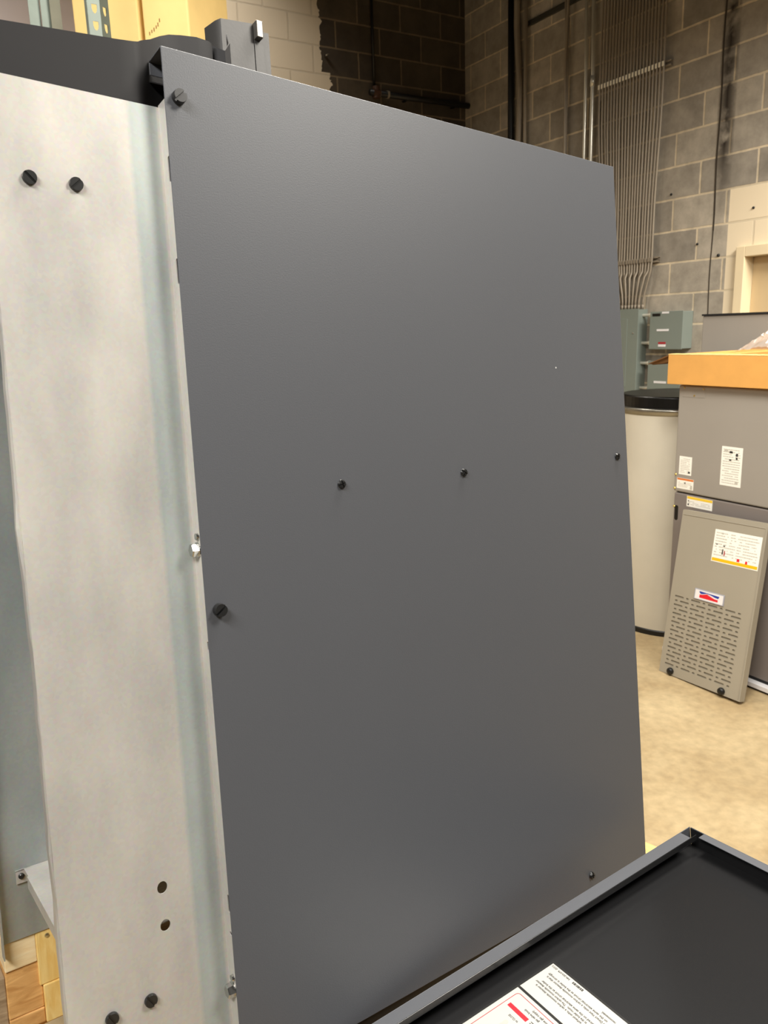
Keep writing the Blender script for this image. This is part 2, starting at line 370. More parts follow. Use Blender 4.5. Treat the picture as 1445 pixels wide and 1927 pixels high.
# right wall, with a real opening for the door (local x = -s)
wr = MB(); DZ = 2.03; d0, d1 = -3.19, -2.25
wr.box((-6.279, 0, 0), (d0, .2, 6)); wr.box((d0, 0, DZ), (d1, .2, 6)); wr.box((d1, 0, 0), (1.0, .2, 6))
o = struct(wr.build('wall_right', M_wallR)); o.location = DB * WALL_D; o.rotation_euler = (0, 0, ROTW)
wb = MB(); wb.box((-2.5, 0, 0), (WALL_D, .2, 6)); o = struct(wb.build('wall_back', M_wallB)); o.location = DR * WALL_B; o.rotation_euler = (0, 0, ROTB)
# control joint in the right wall
cj = MB()
z = 1.2; zz = []
while z < 4.6: zz.append(z); z += .1
for a, b in zip(zz, zz[1:]):
    xa = -3.44 + .004 * math.sin(a * 9); xb = -3.44 + .004 * math.sin(b * 9)
    wdt = .0035 + .0020 * (a > 2.2)
    cj.hexa([(xa - wdt, -.002, a), (xa + wdt, -.002, a), (xa + wdt, .002, a), (xa - wdt, .002, a), (xb - wdt, -.002, b), (xb + wdt, -.002, b), (xb + wdt, .002, b), (xb - wdt, .002, b)])
o = struct(cj.build('trim_1', mat('joint_sealant', (58, 50, 40), .8))); o.location = DB * WALL_D; o.rotation_euler = (0, 0, ROTW)
# door with frame
dq = bpy.data.objects.new('door_1', None); C.objects.link(dq); dq.location = DB * WALL_D; dq.rotation_euler = (0, 0, ROTW); struct(dq)
f = MB()
ow = .05
f.box((d0 - ow, -.03, 0), (d0 + .012, .16, DZ + ow)); f.box((d1 - .012, -.03, 0), (d1 + ow, .16, DZ + ow)); f.box((d0 + .012, -.03, DZ - .012), (d1 - .012, .16, DZ + ow))
f.box((d0 + .012, .085, 0), (d0 + .03, .16, DZ - .012)); f.box((d0 + .03, .085, DZ - .03), (d1 - .012, .16, DZ - .012))
f.build('door_frame', M_frame, dq, .003)
f = MB(); f.box((d0 + .014, .06, .01), (d1 - .014, .083, DZ - .014)); f.build('door_leaf', M_door, dq)
# small bolt stubs and holes on the walls
def stub(name, loc, axis, r, l, m, label, cat, group=None):
    q = MB(); q.lathe([(0, 0), (r, 0), (r, l * .6), (r * .6, l), (0, l)], loc, axis, 10); return tag(q.build(name, m), label, cat, group)
stub('anchor_bolt', sd(WALL_B, 3.13, 3.776), -DR, .012, .05, M_steel, 'small anchor bolt in the dark block just right of the old paint edge', 'bolt')
stub('anchor_bolt', sd(3.16, WALL_D, 2.30), -DB, .008, .008, M_black, 'small black anchor in the cream paint above the door', 'bolt')
stub('anchor_bolt', sd(3.385, WALL_D, 2.045), -DB, .010, .010, M_black, 'black plugged anchor in the narrow block strip left of the cream paint', 'bolt')
stub('anchor_bolt', sd(3.55, WALL_D, 2.13), -DB, .008, .008, M_black, 'tiny black anchor in a block left of the wall joint', 'bolt')
stub('anchor_bolt', sd(3.78, WALL_D, 2.47), -DB, .008, .008, M_black, 'tiny black anchor in a block beside the conduit bundle', 'bolt')

# ================================================================== boiler cabinet
boiler = thing('boiler_cabinet', 'tall boiler cabinet with big slate gray panel and bare galvanized strip, on a skid', 'boiler', mtx=BM)
W_, BOT = .8265, -1.2690
s = MB()
tk = .0016
s.box(L(0, 0, BOT) , L(W_, -tk, .003))                                   # face sheet
s.box(L(0.0, -tk, .003 - tk), L(W_, -.041, .003))                        # top return
s.box(L(0.0, -.041 + tk, -.0135), L(W_, -.041, .003 - tk))               # lip down
s.box(L(W_ - tk, -tk, BOT), L(W_, -.022, .0))                            # right return
s.box(L(.01, -tk, BOT), L(W_ - tk, -.02, BOT + tk))                      # bottom return
side = s.build('side_panel', M_panel, boiler, .0009)
def phillips(parent, h, n, u, r=.0063, rot=0):
    q = MB(); p = [(0, .0006)]
    p = [(r * .25, .0030), (r * .45, .0040), (r * .72, .0036), (r * .92, .0024), (r, .0010), (r * .96, -.0002)]
    q.lathe([(0, .0014)] + p, (0, 0, 0), (0, -1, 0), 24)
    hd = q.build('screw', M_screw, parent, 0, True); hd.location = L(h, n, u); hd.rotation_euler = (0, rot, 0)
    x = MB(); a = r * .62; b = r * .13
    x.box((-a, -.0043, -b), (a, -.0012, b)); x.box((-b, -.0043, -a), (b, -.0012, a))
    return hd
def cross_screw(parent, h, n, u, r=.0063, rot=0.0):
    """pan head with a real cross recess: four raised quadrants round a sunk cross"""
    q = MB(); q.lathe([(0, .0016), (r * .9, .0016), (r, .0008), (r * .97, 0), (0, 0)], (0, 0, 0), (0, -1, 0), 28)
    g = r * .16
    for k in range(4):
        a0 = k * math.pi / 2
        pl = []
        for (rr, aa) in [(None, None)]: pass
        def P(x, y): c, s_ = math.cos(a0 + rot), math.sin(a0 + rot); return (x * c - y * s_, x * s_ + y * c)
        lo = []; hi = []; mid = []
        for t in range(7):
            an = math.asin(g / (r * .93)) + (math.pi / 2 - 2 * math.asin(g / (r * .93))) * t / 6
            lo.append((r * .97 * math.cos(an), r * .97 * math.sin(an))); mid.append((r * .75 * math.cos(an), r * .75 * math.sin(an)))
        cxy = (g, g)
        vb = [q.bm.verts.new((P(*p)[0], -.0014, P(*p)[1])) for p in lo]
        vm = [q.bm.verts.new((P(max(p[0], g), max(p[1], g))[0], -.0040, P(max(p[0], g), max(p[1], g))[1])) for p in mid]
        c0 = q.bm.verts.new((P(*cxy)[0], -.0044, P(*cxy)[1])); c1 = q.bm.verts.new((P(*cxy)[0], -.0014, P(*cxy)[1]))
        for t in range(6): q.bm.faces.new((vb[t], vb[t + 1], vm[t + 1], vm[t])); q.bm.faces.new((vm[t], vm[t + 1], c0))
        q.bm.faces.new((c1, vb[0], vm[0], c0)); q.bm.faces.new((vb[6], c1, c0, vm[6]))
    o = q.build('screw', M_screw, parent); o.location = L(h, n, u); return o
c1 = cross_screw(side, .2070, 0, -.5211, rot=.3)
for h_, u_, r_ in ((.4284, -.5184, .9), (.7974, -.5112, .5), (.6714, -1.242, .2)):
    c = copy_part(c1, side, L(h_, 0, u_)); c.rotation_euler = (0, r_, 0)
def slot_fastener(parent, h, n, u, r=.0078, t=.0045, rot=0.0, name='fastener', m=M_screw):
    q = MB(); q.lathe([(0, 0), (r, 0), (r, t * .55), (0, t * .55)], (0, 0, 0), (0, -1, 0), 28)
    g = r * .17
    for sg in (1, -1):
        pl = []; a0 = math.asin(g / r)
        for k in range(13):
            a = a0 + (math.pi - 2 * a0) * k / 12
            pl.append((r * math.cos(a), -t * .55, sg * r * math.sin(a)))
        top = [((p[0] * .93, -t, p[2] * .93 + sg * g * .07)) for p in pl]
        va = [q.bm.verts.new(p) for p in pl]; vb = [q.bm.verts.new(p) for p in top]
        q.bm.faces.new(vb)
        for k in range(13): q.bm.faces.new((va[k], va[(k + 1) % 13], vb[(k + 1) % 13], vb[k]))
    o = q.build(name, m, parent); o.location = L(h, n, u); o.rotation_euler = (0, rot, 0); return o
# quarter-turn fasteners standing proud of the slate panel
for h_, u_, rt in ((.0165, -.0535, -.75), (.0165, -.6620, -.65)):
    slot_fastener(side, h_, .001, u_, .0082, .0085, rt)
sc = MB(); sc.box(L(.646, .0003, -.357), L(.649, -.0002, -.3545)); sc.build('paint_chip', mat('chip', (190, 190, 190), .5), side)

# galvanized jacket strip
holes = [circle(-.0737, -.9886, .0062, 20, .0075), circle(-.0738, -1.0357, .0062, 20, .0072)]
JT = -.058
me = plate_mesh([(-.192, BOT), (.0015, BOT), (.0015, JT), (-.192, JT)], holes, .0012)
s = MB(); s.add_mesh(me, XZ(0, .0236, ZB))
fl = plate_mesh([(.0003, BOT), (.0235, BOT), (.0235, JT + .002), (.0003, JT + .002)],
    [slot(.0038, -.136, .0064, .030), slot(.0038, -.2544, .0064, .030), slot(.0032, -.7052, .005, .012), slot(.0036, -1.0304, .0058, .024), circle(.0048, -1.0692, .0028, 12)], .0012)
# flange plane: plate-x = depth (away), plate-y = up
s.add_mesh(fl, Matrix(((0, 0, 1, .0012), (1, 0, 0, 0), (0, 1, 0, ZB), (0, 0, 0, 1))))
# left return with dented edge
n_ = 40
prev = None
for k in range(n_ + 1):
    u_ = BOT + (JT - BOT) * k / n_
    wob = .0016 * math.sin(k * 1.7) * math.sin(k * .45) + (-.004 * math.exp(-((u_ + .53) / .03) ** 2)) + (.003 * math.exp(-((u_ + .72) / .04) ** 2))
    ring = [s.bm.verts.new(L(-.192 + wob * .5, -.0230, u_)), s.bm.verts.new(L(-.1935 + wob, -.0265, u_)), s.bm.verts.new(L(-.1925 + wob * .6, -.046, u_)), s.bm.verts.new(L(-.1915 + wob * .6, -.046, u_)), s.bm.verts.new(L(-.1920 + wob, -.0262, u_)), s.bm.verts.new(L(-.1908, -.0242, u_))]
    if prev:
        for i in range(6): s.bm.faces.new((prev[i], prev[(i + 1) % 6], ring[(i + 1) % 6], ring[i]))
    prev = ring
q = MB(); q.box((.0040, .001, ZB + BOT + .02), (.0055, .0230, ZB + JT - .01)); q.build('slot_dark_strip', M_black, boiler)  # black strip painting the dark interior behind the flange slots
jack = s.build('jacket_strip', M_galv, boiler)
for h_, u_, rt in ((-.1514, -.1641, .8), (-.1028, -.1639, -.75), (-.1449, -1.1186, 1.1), (-.0991, -1.1179, 1.0)):
    slot_fastener(jack, h_, -.0230, u_, .0077, .0045, rt, 'plug_fastener')
# hex bolts through the flange
for h_, u_ in ((.0004, -.5871), (.0004, -1.1440)):
    q = MB()
    q.lathe([(0, 0), (.0095, 0), (.0095, .0014), (0, .0014)], (0, 0, 0), (-1, 0, 0), 24)
    q.lathe([(0, .0014), (.0088, .0014), (.0088, .0078), (.0074, .0092), (0, .0094)], (0, 0, 0), (-1, 0, 0), 6)
    b = q.build('hex_bolt', M_steel, boiler); b.location = L(h_, -.0105, u_)
    q = MB(); q.lathe([(0, 0), (.0045, 0), (.004, .003), (0, .004)], (0, 0, 0), (-1, 0, 0), 14); b2 = q.build('weld_stud', M_steel, boiler); b2.location = L(h_, -.0075, u_ + .0165)
# top rail
def ribbon(pts, name, m, parent, tk=.0018, bev=0):
    q = MB(); V = []
    for i, (h_, n__, ut, ub) in enumerate(pts):
        a = Vector(pts[max(i - 1, 0)][:2]); b = Vector(pts[min(i + 1, len(pts) - 1)][:2]); d = (b - a).normalized(); nn = Vector((d.y, -d.x))
        p2 = (h_ - nn.x * tk, n__ - nn.y * tk)
        if nn.y < 0: p2 = (h_ + nn.x * tk, n__ + nn.y * tk)
        V.append([q.bm.verts.new(L(h_, n__, ub)), q.bm.verts.new(L(h_, n__, ut)), q.bm.verts.new(L(p2[0], p2[1], ut)), q.bm.verts.new(L(p2[0], p2[1], ub))])
    for A, B in zip(V, V[1:]):
        for i in range(4): q.bm.faces.new((A[i], A[(i + 1) % 4], B[(i + 1) % 4], B[i]))
    q.bm.faces.new(V[0]); q.bm.faces.new(V[-1][::-1])
    o_ = q.build(name, m, parent, bev, True)
    es = o_.modifiers.new('split', 'EDGE_SPLIT'); es.split_angle = math.radians(42)
    return o_
ribbon([(-.60, -.0275, -.040, -.10), (-.1646, -.0275, .0005, -.075), (-.04, -.0275, .0125, -.072), (-.022, -.0280, .0150, -.072), (-.0150, -.0295, .0170, -.072), (-.0100, -.0335, .0215, -.072), (.0065, -.046, .0329, -.07), (.0223, -.055, .0449, -.07), (.0360, -.0595, .0525, -.07), (.0525, -.061, .0568, -.07), (.0740, -.061, .0600, -.07), (.0919, -.0625, .0600, -.07), (.097, -.066, .0600, -.07)], 'top_rail', M_dark, boiler)
ribbon([(.094, -.078, .066, -.07), (.112, -.060, .052, -.07), (.122, -.064, .066, -.07), (.130, -.085, .0900, -.07)], 'rail_bracket', M_dark, boiler)
# formed corner post
cp = MB()
cp.prism([L(.1392, -.120, -.05), L(.1880, -.120, -.05), L(.1880, -.130, -.05), L(.1392, -.130, -.05)], (0, 0, .182))
post = ribbon([(.128, -.150, .128, -.05), (.1335, -.127, .1285, -.05), (.1392, -.1200, .1300, -.05), (.1650, -.1200, .1330, -.05), (.1880, -.1200, .1358, -.05), (.1884, -.1225, .1340, -.05), (.1895, -.1200, .1340, -.05), (.2040, -.1200, .1352, -.05), (.2060, -.1235, .1330, -.05), (.2075, -.1235, .1300, -.05), (.2150, -.1235, .1310, -.05), (.2155, -.160, .131, -.05)], 'corner_post', M_post, boiler, .002)
cp.bm.free()
q = MB(); q.box(L(.1890, -.110, .114), L(.1990, -.1225, .137)); q.build('spring_clip', mat('clip_steel', (120, 116, 110), .35, .6), post, .001)
# liner, sill and closing sheets (top one added to block light)
s = MB(); s.box(L(-.2150, -.300, -1.134), L(.80, -.3015, -.06)); s.box(L(-.2165, -.286, -1.15), L(-.2150, -.3015, -.06))
s.build('back_liner', M_galv2, boiler)
s = MB()
s.prism([L(-.1790, -.2995, -1.0366), L(-.1790, -.030, -1.0366), L(-.0050, -.030, -1.0366), L(-.0050, -.2995, -1.0366)], (0, 0, .0015))
s.box(L(-.1805, -.030, -1.0520), L(-.1790, -.2700, -1.0351)); s.box(L(-.1904, -.2970, -1.0366), L(-.1790, -.2995, -1.0351))
s.box(L(-.1904, -.2970, -1.0540), L(-.1700, -.2985, -1.0351))
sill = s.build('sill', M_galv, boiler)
q = MB(); q.lathe([(0, 0), (.004, 0), (.004, .002), (.0025, .0035), (0, .0035)], L(-.1835, -.2970, -1.0435), (0, -1, 0), 14); q.build('rivet', M_screw, sill)
s = MB(); s.box(L(-.6, -.04, -.022), L(.12, -.72, -.0205)); s.box(L(.12, -.16, -.022), L(W_ - .006, -.72, -.0205)); s.build('top_light_block', M_dark, boiler)  # unseen sheet added so lamp light stays out of the cabinet
s = MB(); s.box(L(-.100, -.050, -1.09), L(-.050, -.062, -.965)); s.build('brace', M_wood4, boiler)
s = MB(); s.box(L(W_ - .004, -.023, BOT), L(W_ - .0055, -.72, .0)); s.box(L(-.6, -.7185, BOT), L(W_ - .006, -.72, .0)); s.build('rear_shell', M_dark, boiler)

s = MB(); s.box(L(.0, -.006, BOT - .10), L(W_ - .001, -.045, BOT - .0015)); s.build('base_strip', M_black, boiler)  # black bar stands in for the shade in the gap under the panel
# wooden skid under the boiler
SKM = BM.copy()
skid = thing('wooden_skid', 'rough pine skid under the boiler, its board ends showing at lower left', 'pallet', mtx=SKM)
def board(a, b, m, nm='board', bev=.0015): q = MB(); q.box(a, b); return q.build(nm, m, skid, bev)
board(L(-.2148, -.3030, -1.1770), L(-.1722, -.70, -1.1345), M_wood1)
b = board(L(-.1722, -.3020, -1.2140), L(-.100, -.70, -1.1345), M_wood2)
q = MB(); q.lathe([(0, 0), (.0035, 0), (.003, .0012), (0, .0014)], L(-.157, -.3020, -1.1440), (0, -1, 0), 12); q.build('nail_head', M_steel, b)
board(L(-.2150, -.3060, -1.2480), L(-.1680, -.70, -1.1775), M_wood3)
board(L(-.1678, -.3000, -1.2700), L(-.100, -.70, -1.2145), M_wood2)
board(L(-.2600, -.3080, -1.2700), L(-.2152, -.70, -1.1850), M_wood4)
board(L(-.2148, -.3040, -1.2700), L(-.1682, -.70, -1.2485), M_wood3)
board(L(-.28, -.055, -1.290), L(.866, -.15, -1.2705), M_wood2)
board(L(.834, -.004, -1.290), L(.884, -.052, -1.2705), M_wood2)
board(L(-.28, -.33, -1.290), L(.866, -.43, -1.2705), M_wood3)
board(L(-.28, -.62, -1.290), L(.866, -.72, -1.2705), M_wood3)
board(L(.70, -.16, -1.2700), L(.78, -.70, -1.20), M_wood3)

# ================================================================== upturned door with the warning label
TH = .0380
tu = Vector((.8512033, .5215803, .0583688)); tv = Vector((.5141614, -.8510337, .1066758)); tn = Vector((-.1053138, .0607918, .9925791))
TC = Vector((.5345057, 1.2329532, .7577691)) - tn * (TH * .94)          # far corner; the door lies slightly tilted
TM = Matrix(((tu.x, -tv.x, tn.x, TC.x), (tu.y, -tv.y, tn.y, TC.y), (tu.z, -tv.z, tn.z, TC.z), (0, 0, 0, 1)))
tray = thing('access_door', 'slate gray access door lying flat, folded rim up, white warning label inside', 'door panel', mtx=TM)
KS = .94; tray.scale = (KS, KS, KS)
LX, LY = .80, .66
t = .0015
s = MB(); s.box((-LX, -LY, 0), (0, 0, t)); sheet = s.build('door_sheet', M_tray, tray)
RW = .0255
s = MB(); s.box((-LX, -t, t), (-.0006, 0, TH)); s.box((-LX, -RW, TH - t), (-.0285, -t, TH)); s.build('rim', M_panel, tray, .0006)
s = MB(); s.box((-LX, -RW, TH - .0105), (-.0135, -RW + t, TH + .0002)); s.build('rim_lip', M_tray, tray, .0004)
s = MB(); s.box((-t - .0005, -LY, t), (-t, -.0028, TH - t)); s.build('rim_liner', M_tray, tray)
s = MB(); s.box((-t, -LY, t), (0, -.0028, TH)); s.box((-.0175, -LY, TH - t), (-t, -.033, TH)); s.build('rim', M_panel, tray, .0006)
s = MB(); s.box((-LX, -LY, t), (-LX + t, -.003, TH)); s.box((-LX, -LY, TH - t), (-LX + RW, -RW, TH)); s.build('rim', M_panel, tray, .0006)
s = MB(); s.box((-LX + .003, -LY, t), (-.003, -LY + t, TH)); s.box((-LX + RW, -LY, TH - t), (-RW, -LY + RW, TH)); s.build('rim', M_panel, tray, .0006)
# label (world frame of the label: origin at the white corner, X = reading direction, Y = up the text)
LMl = Matrix(((0, -1, 0, -.4115), (1, 0, 0, -.053), (0, 0, 1, t + .0003), (0, 0, 0, 1)))
lab = MB(); lab.box((-.32, -.0042, -.0002), (.0042, .27, .0))
warn = lab.build('warning_label', M_inkb, tray, label='black bordered white label with red and black print')
warn.matrix_local = LMl
def lp(mb, name, m):
    o = mb.build(name, m, warn); return o
s = MB(); s.box((-.315, 0, 0), (0, .0706, .0002)); s.box((-.315, .0752, 0), (0, .265, .0002)); lp(s, 'paper', M_label2)
# rounded red outline
rx1, ry0 = -.0085, .0815
path = [(rx1, .26)] + [(rx1 - .006 + .006 * math.cos(a), ry0 + .006 + .006 * math.sin(a)) for a in [math.radians(-k * 15) for k in range(0, 7)]] + [(-.29, ry0)]
s = MB()
for i in range(len(path) - 1):
    a = Vector((*path[i], 0)); b = Vector((*path[i + 1], 0)); d = (b - a).normalized(); nn = Vector((-d.y, d.x, 0)) * .0005
    a = a - d * .0003; b = b + d * .0003
    s.prism([a - nn, b - nn, b + nn, a + nn], (0, 0, .0004))
lp(s, 'red_outline', M_redd)
s = MB(); s.prism([(-.0158, .1032, 0), (-.0570, .1032, 0), (-.0570, .1103, 0), (-.0158, .1103, 0)], (0, 0, .0005)); lp(s, 'red_bar', M_red)
s = MB(); s.prism([Vector((*p, 0)) for p in slot(-.0385, .1485, .0075, .040)], (0, 0, .0005)); lp(s, 'gray_mark', mat('ink_gray_shape', (176, 174, 168), .5))
s = MB()
def T(body, x, y, size, cw=.00218):
    me = text_mesh(body, size, 'RIGHT'); xs = [v.co.x for v in me.vertices]; k = cw * len(body) / (max(xs) - min(xs))
    s.add_mesh(me, Matrix.Translation((x, y, .0004)) @ Matrix.Diagonal((k, 1, 1, 1)))
T('540-203-079  (2/21)', -.0022, .0030, .0050, .00205)
T('recommended.', -.1150, .0110, .0056)
T('on the same electrical circuit as the boiler is strongly', -.0106, .0184, .0056)
T('For Direct Vent units, a carbon monoxide detector that is', -.0132, .0245, .0056)
T('wired on the same electrical circuit as the boiler', -.0150, .0366, .0056)
T('in the boiler room.  The carbon monoxide detector', -.0083, .0428, .0056)
T('For exhaust units, a carbon monoxide detector is', -.0143, .0489, .0056)
T('close gas supply', -.0490, .0875, .0056)
T('gas valve knob', -.0394, .0942, .0056)
T('to CLOSE', -.0310, .1183, .0052, .0024)
T('E', -.0620, .1035, .0105, .0062)
lp(s, 'lettering', M_ink)
s = MB(); x = -.0482
while x > -.0700:
    wd = random.choice((.0005, .0008, .0012)); s.box((x - wd, .0028, 0), (x, .0068, .0005)); x -= wd + random.choice((.0004, .0006, .0009))
lp(s, 'barcode', M_inkb)

# crate holding door and skid up
crate = thing('wooden_crate', 'plain wooden crate standing under the slate gray access door and skid', 'crate', (TC.x, TC.y, 0), math.atan2(tu.y, tu.x))
CH = TC.z - .050
s = MB(); s.box((-.76, -.50, .0), (-.10, -.04, .04)); s.build('base_board', M_wood3, crate)
s = MB(); s.box((-.76, -.50, CH - .02), (-.10, -.04, CH)); s.build('deck', M_wood3, crate)
for xx in (-.76, -.17):
    for yy in (-.50, -.11):
        s = MB(); s.box((xx, yy, .04), (xx + .07, yy + .07, CH - .02)); s.build('post', M_wood2, crate)
s = MB(); s.prism([(-.14, -.50, CH), (-.10, -.50, CH), (-.10, -.50, CH + .088), (-.14, -.50, CH + .085)], (0, .04, 0)); s.build('wedge', M_wood2, crate)
s = MB(); s.box((-.90, .10, 0), (-.20, .60, .42)); s.build('block', M_wood3, crate)

# ================================================================== furnace cabinet on the right
FS, FD = 2.484, 3.080
fur = thing('furnace', 'warm gray furnace cabinet with white stickers, opened cardboard box on top', 'furnace', sd(FS, FD), ROTW)
FW = .72
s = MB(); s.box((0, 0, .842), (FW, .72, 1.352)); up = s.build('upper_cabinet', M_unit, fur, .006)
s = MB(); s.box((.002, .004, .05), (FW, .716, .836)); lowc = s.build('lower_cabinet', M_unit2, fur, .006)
s = MB(); s.box((.012, .012, .02), (FW - .01, .70, .86)); s.build('inner_frame', M_black, fur)
s = MB(); s.box((.0, -.022, .012), (FW, .03, .034)); s.build('base_strip', M_bwhite, fur, .002)
s = MB(); s.box((.005, -.01, 0), (FW, .06, .012)); s.build('base_foot', M_black, fur)
def sticker(parent, nm, x0, x1, z0, z1, header=None, hpos='top', hh=.014, lines=8, marks=(), skew=0, y=-.0004, lab_=None, ink=M_inkl, cols=1):
    q = MB(); q.box((x0, y - .0003, z0), (x1, y, z1)); pl = q.build(nm, M_label, parent, label=lab_)
    yy = y - .0004
    if header:
        q = MB()
        if hpos == 'top': q.box((x0 + .002, yy - .0002, z1 - hh), (x1 - .001, yy, z1 - .001))
        else: q.box((x0 + .003, yy - .0002, z0 + .004), (x1 - .003, yy, z0 + hh))
        q.build('header_band', header, pl)
    q = MB(); W__ = x1 - x0; H__ = z1 - z0
    za = z1 - .008 - (hh if header and hpos == 'top' else 0); zb = z0 + .008 + (hh if header and hpos == 'bottom' else 0)
    for c_ in range(cols):
        ca = x0 + .008 + c_ * (W__ - .01) / cols; cb = x0 + (c_ + 1) * (W__ - .01) / cols
        for k in range(lines):
            zc = za + (zb - za) * (k + .5) / lines
            x = ca; th = (za - zb) / lines * .17
            while x < cb - .006:
                wl = random.uniform(.004, .013)
                if random.random() < .85: q.box((x, yy - .0002, zc - th), (min(x + wl, cb), yy, zc + th))
                x += wl + .0016
    q.build('printing', ink, pl)
    for (mx, mz, mw, mh, mm) in marks:
        q = MB(); q.prism([(mx + p[0], yy - .0004, mz + p[1]) for p in [(-mw / 2, -mh / 2), (mw / 2, -mh / 2), (mw / 2 * .8, mh / 2), (-mw / 2 * .8, mh / 2)]], (0, .0003, 0)); q.build('symbol', mm, pl)
    return pl
sticker(up, 'sticker', .025, .096, .928, 1.017, None, lines=9, marks=((.083, .942, .012, .009, M_ink),), lab_='small white notice sticker above the orange one')
sticker(up, 'sticker', .017, .112, .859, .911, M_orange, hh=.010, lines=4, marks=((.064, .889, .006, .008, M_ink), (.100, .872, .012, .02, M_inkl)), lab_='white sticker with orange top band')
sticker(lowc, 'sticker', .077, .219, .778, .829, M_yellow, hh=.013, lines=3, marks=((.087, .806, .006, .006, M_ink), (.087, .789, .008, .009, M_inkb)), y=.0034, lab_='white sticker with yellow top band')
sticker(up, 'sticker', .252, .358, .911, 1.090, None, lines=15, marks=((.275, 1.072, .022, .008, M_inkl), (.300, 1.066, .018, .010, M_ink), (.330, 1.056, .012, .014, M_ink), (.330, 1.040, .010, .010, M_ink), (.298, 1.030, .012, .007, M_ink), (.336, .930, .016, .012, M_inkl)), lab_='tall white rating sticker with dense print')
for x_, z_, par, yy in ((.009, .925, up, 0), (.007, .857, up, 0), (.006, .766, lowc, .004)):
    q = MB(); q.lathe([(0, 0), (.006, 0), (.006, .003), (.004, .006), (0, .006)], (x_, yy, z_), (0, -1, 0), 6); q.build('brass_screw', M_brass, par)
s = MB(); s.box((.024, -.0012, 1.298), (.145, 0, 1.346)); ap = s.build('access_plate', M_unit, up, .0004)
for x_, z_ in ((.032, 1.340), (.137, 1.338), (.088, 1.306)):
    q = MB(); q.lathe([(0, 0), (.004, 0), (.0035, .002), (0, .003)], (x_, -.0012, z_), (0, -1, 0), 10); q.build('brass_screw', M_brass, ap)
s = MB(); s.prism([(p[0], .0035, p[1]) for p in slot(.020, .735, .020, .075)], (0, .002, 0)); s.build('slot_hole', M_black, lowc)

# leaning louvred front panel
GX = Vector((.503931, -.862934, .036775)); GY = Vector((.852213, .489867, -.183644)); GZ = Vector((.140384, .123576, .982123)); GO = Vector((1.30738, 3.47510, 0.001))
gr = thing('louvered_panel', 'light gray slotted furnace door leaning against the furnace, on the floor', 'panel', mtx=Matrix(((GX.x, GY.x, GZ.x, GO.x), (GX.y, GY.y, GZ.y, GO.y), (GX.z, GY.z, GZ.z, GO.z), (0, 0, 0, 1))))
hs = []
for r in range(17):
    zc = .048 + r * .0206; x = .026 + (0 if r % 2 == 0 else .004); long_first = (r % 2 == 0)
    for k in range(8):
        lg = (k % 2 == 0) == long_first
        wl = .050 if lg else .015
        if x + wl > .395: break
        if not (zc > .38 and x + wl > .125 and x < .292): hs.append(slot(x + wl / 2, zc, wl, .0085, 3))
        x += wl + .0128
me = plate_mesh([(0, 0), (.4353, 0), (.4353, .785), (.429, .7896), (.004, .7896), (0, .786)], hs, .0016)
s = MB(); s.add_mesh(me, XZ(0, .0008, 0))
s.box((0, .0016, 0), (.0016, .034, .787)); s.box((.4337, .0016, 0), (.4353, .034, .787)); s.box((.0016, .0016, .788), (.4337, .034, .7896)); s.box((.0016, .0016, 0), (.4337, .034, .0016))
gs = s.build('louver_sheet', M_grille, gr)
s = MB(); s.box((.006, .0040, .03), (.426, .0055, .42)); s.build('backing', M_grille_d, gr)
s = MB(); s.box((.0075, -.0022, .766), (.428, 0, .769)); s.box((.4245, -.0022, .01), (.4275, 0, .766)); s.build('fold_ridge', M_grille, gr, .001)
q_ = sticker(gs, 'sticker', .188, .420, .580, .727, M_amber, 'bottom', .018, 9,
        ((.240, .630, .007, .024, M_ink), (.250, .626, .006, .022, M_redd), (.206, .660, .010, .004, M_inkb), (.244, .657, .010, .005, M_ink), (.228, .712, .010, .008, M_inkl), (.322, .607, .014, .013, M_red), (.362, .604, .011, .013, M_red)), lab_='white instruction sticker with amber bottom band', cols=2)
# badge
s = MB(); s.box((.131, -.004, .390), (.287, 0, .440)); bd = s.build('badge', M_bsilver, gs, .0015, label='small white badge with blue and red wing shape')
s = MB(); s.box((.136, -.0046, .394), (.282, -.004, .436)); s.build('badge_face', M_bwhite, bd)
s = MB(); s.prism([(x + .0345, -.0050, z + .003) for x, z in ((.122, .428), (.228, .425), (.226, .418), (.222, .414), (.205, .416), (.190, .420), (.175, .423), (.160, .4235), (.150, .420), (.135, .416), (.126, .420))], (0, .0003, 0)); s.build('blue_wing', M_blue, bd)
s = MB(); s.prism([(x + .0345, -.0050, z + .003) for x, z in ((.126, .413), (.140, .414), (.152, .418), (.164, .4215), (.178, .419), (.192, .413), (.205, .410), (.222, .411), (.223, .398), (.126, .3985))], (0, .0003, 0)); s.build('red_peak', M_red, bd)
s = MB(); s.prism([(x + .0345, -.0053, z + .003) for x, z in ((.166, .4185), (.180, .416), (.205, .409), (.224, .4085), (.224, .4105), (.206, .4112), (.181, .4185))], (0, .0002, 0)); s.build('white_streak', M_bwhite, bd)
for x_, z_ in ((.066, .019), (.343, .017)):
    q = MB(); q.lathe([(0, 0), (.016, 0), (.017, .006), (.015, .013), (.010, .017), (0, .018)], (x_, 0, z_), (0, -1, 0), 18); q.build('knob', M_black, gr, 0, True)

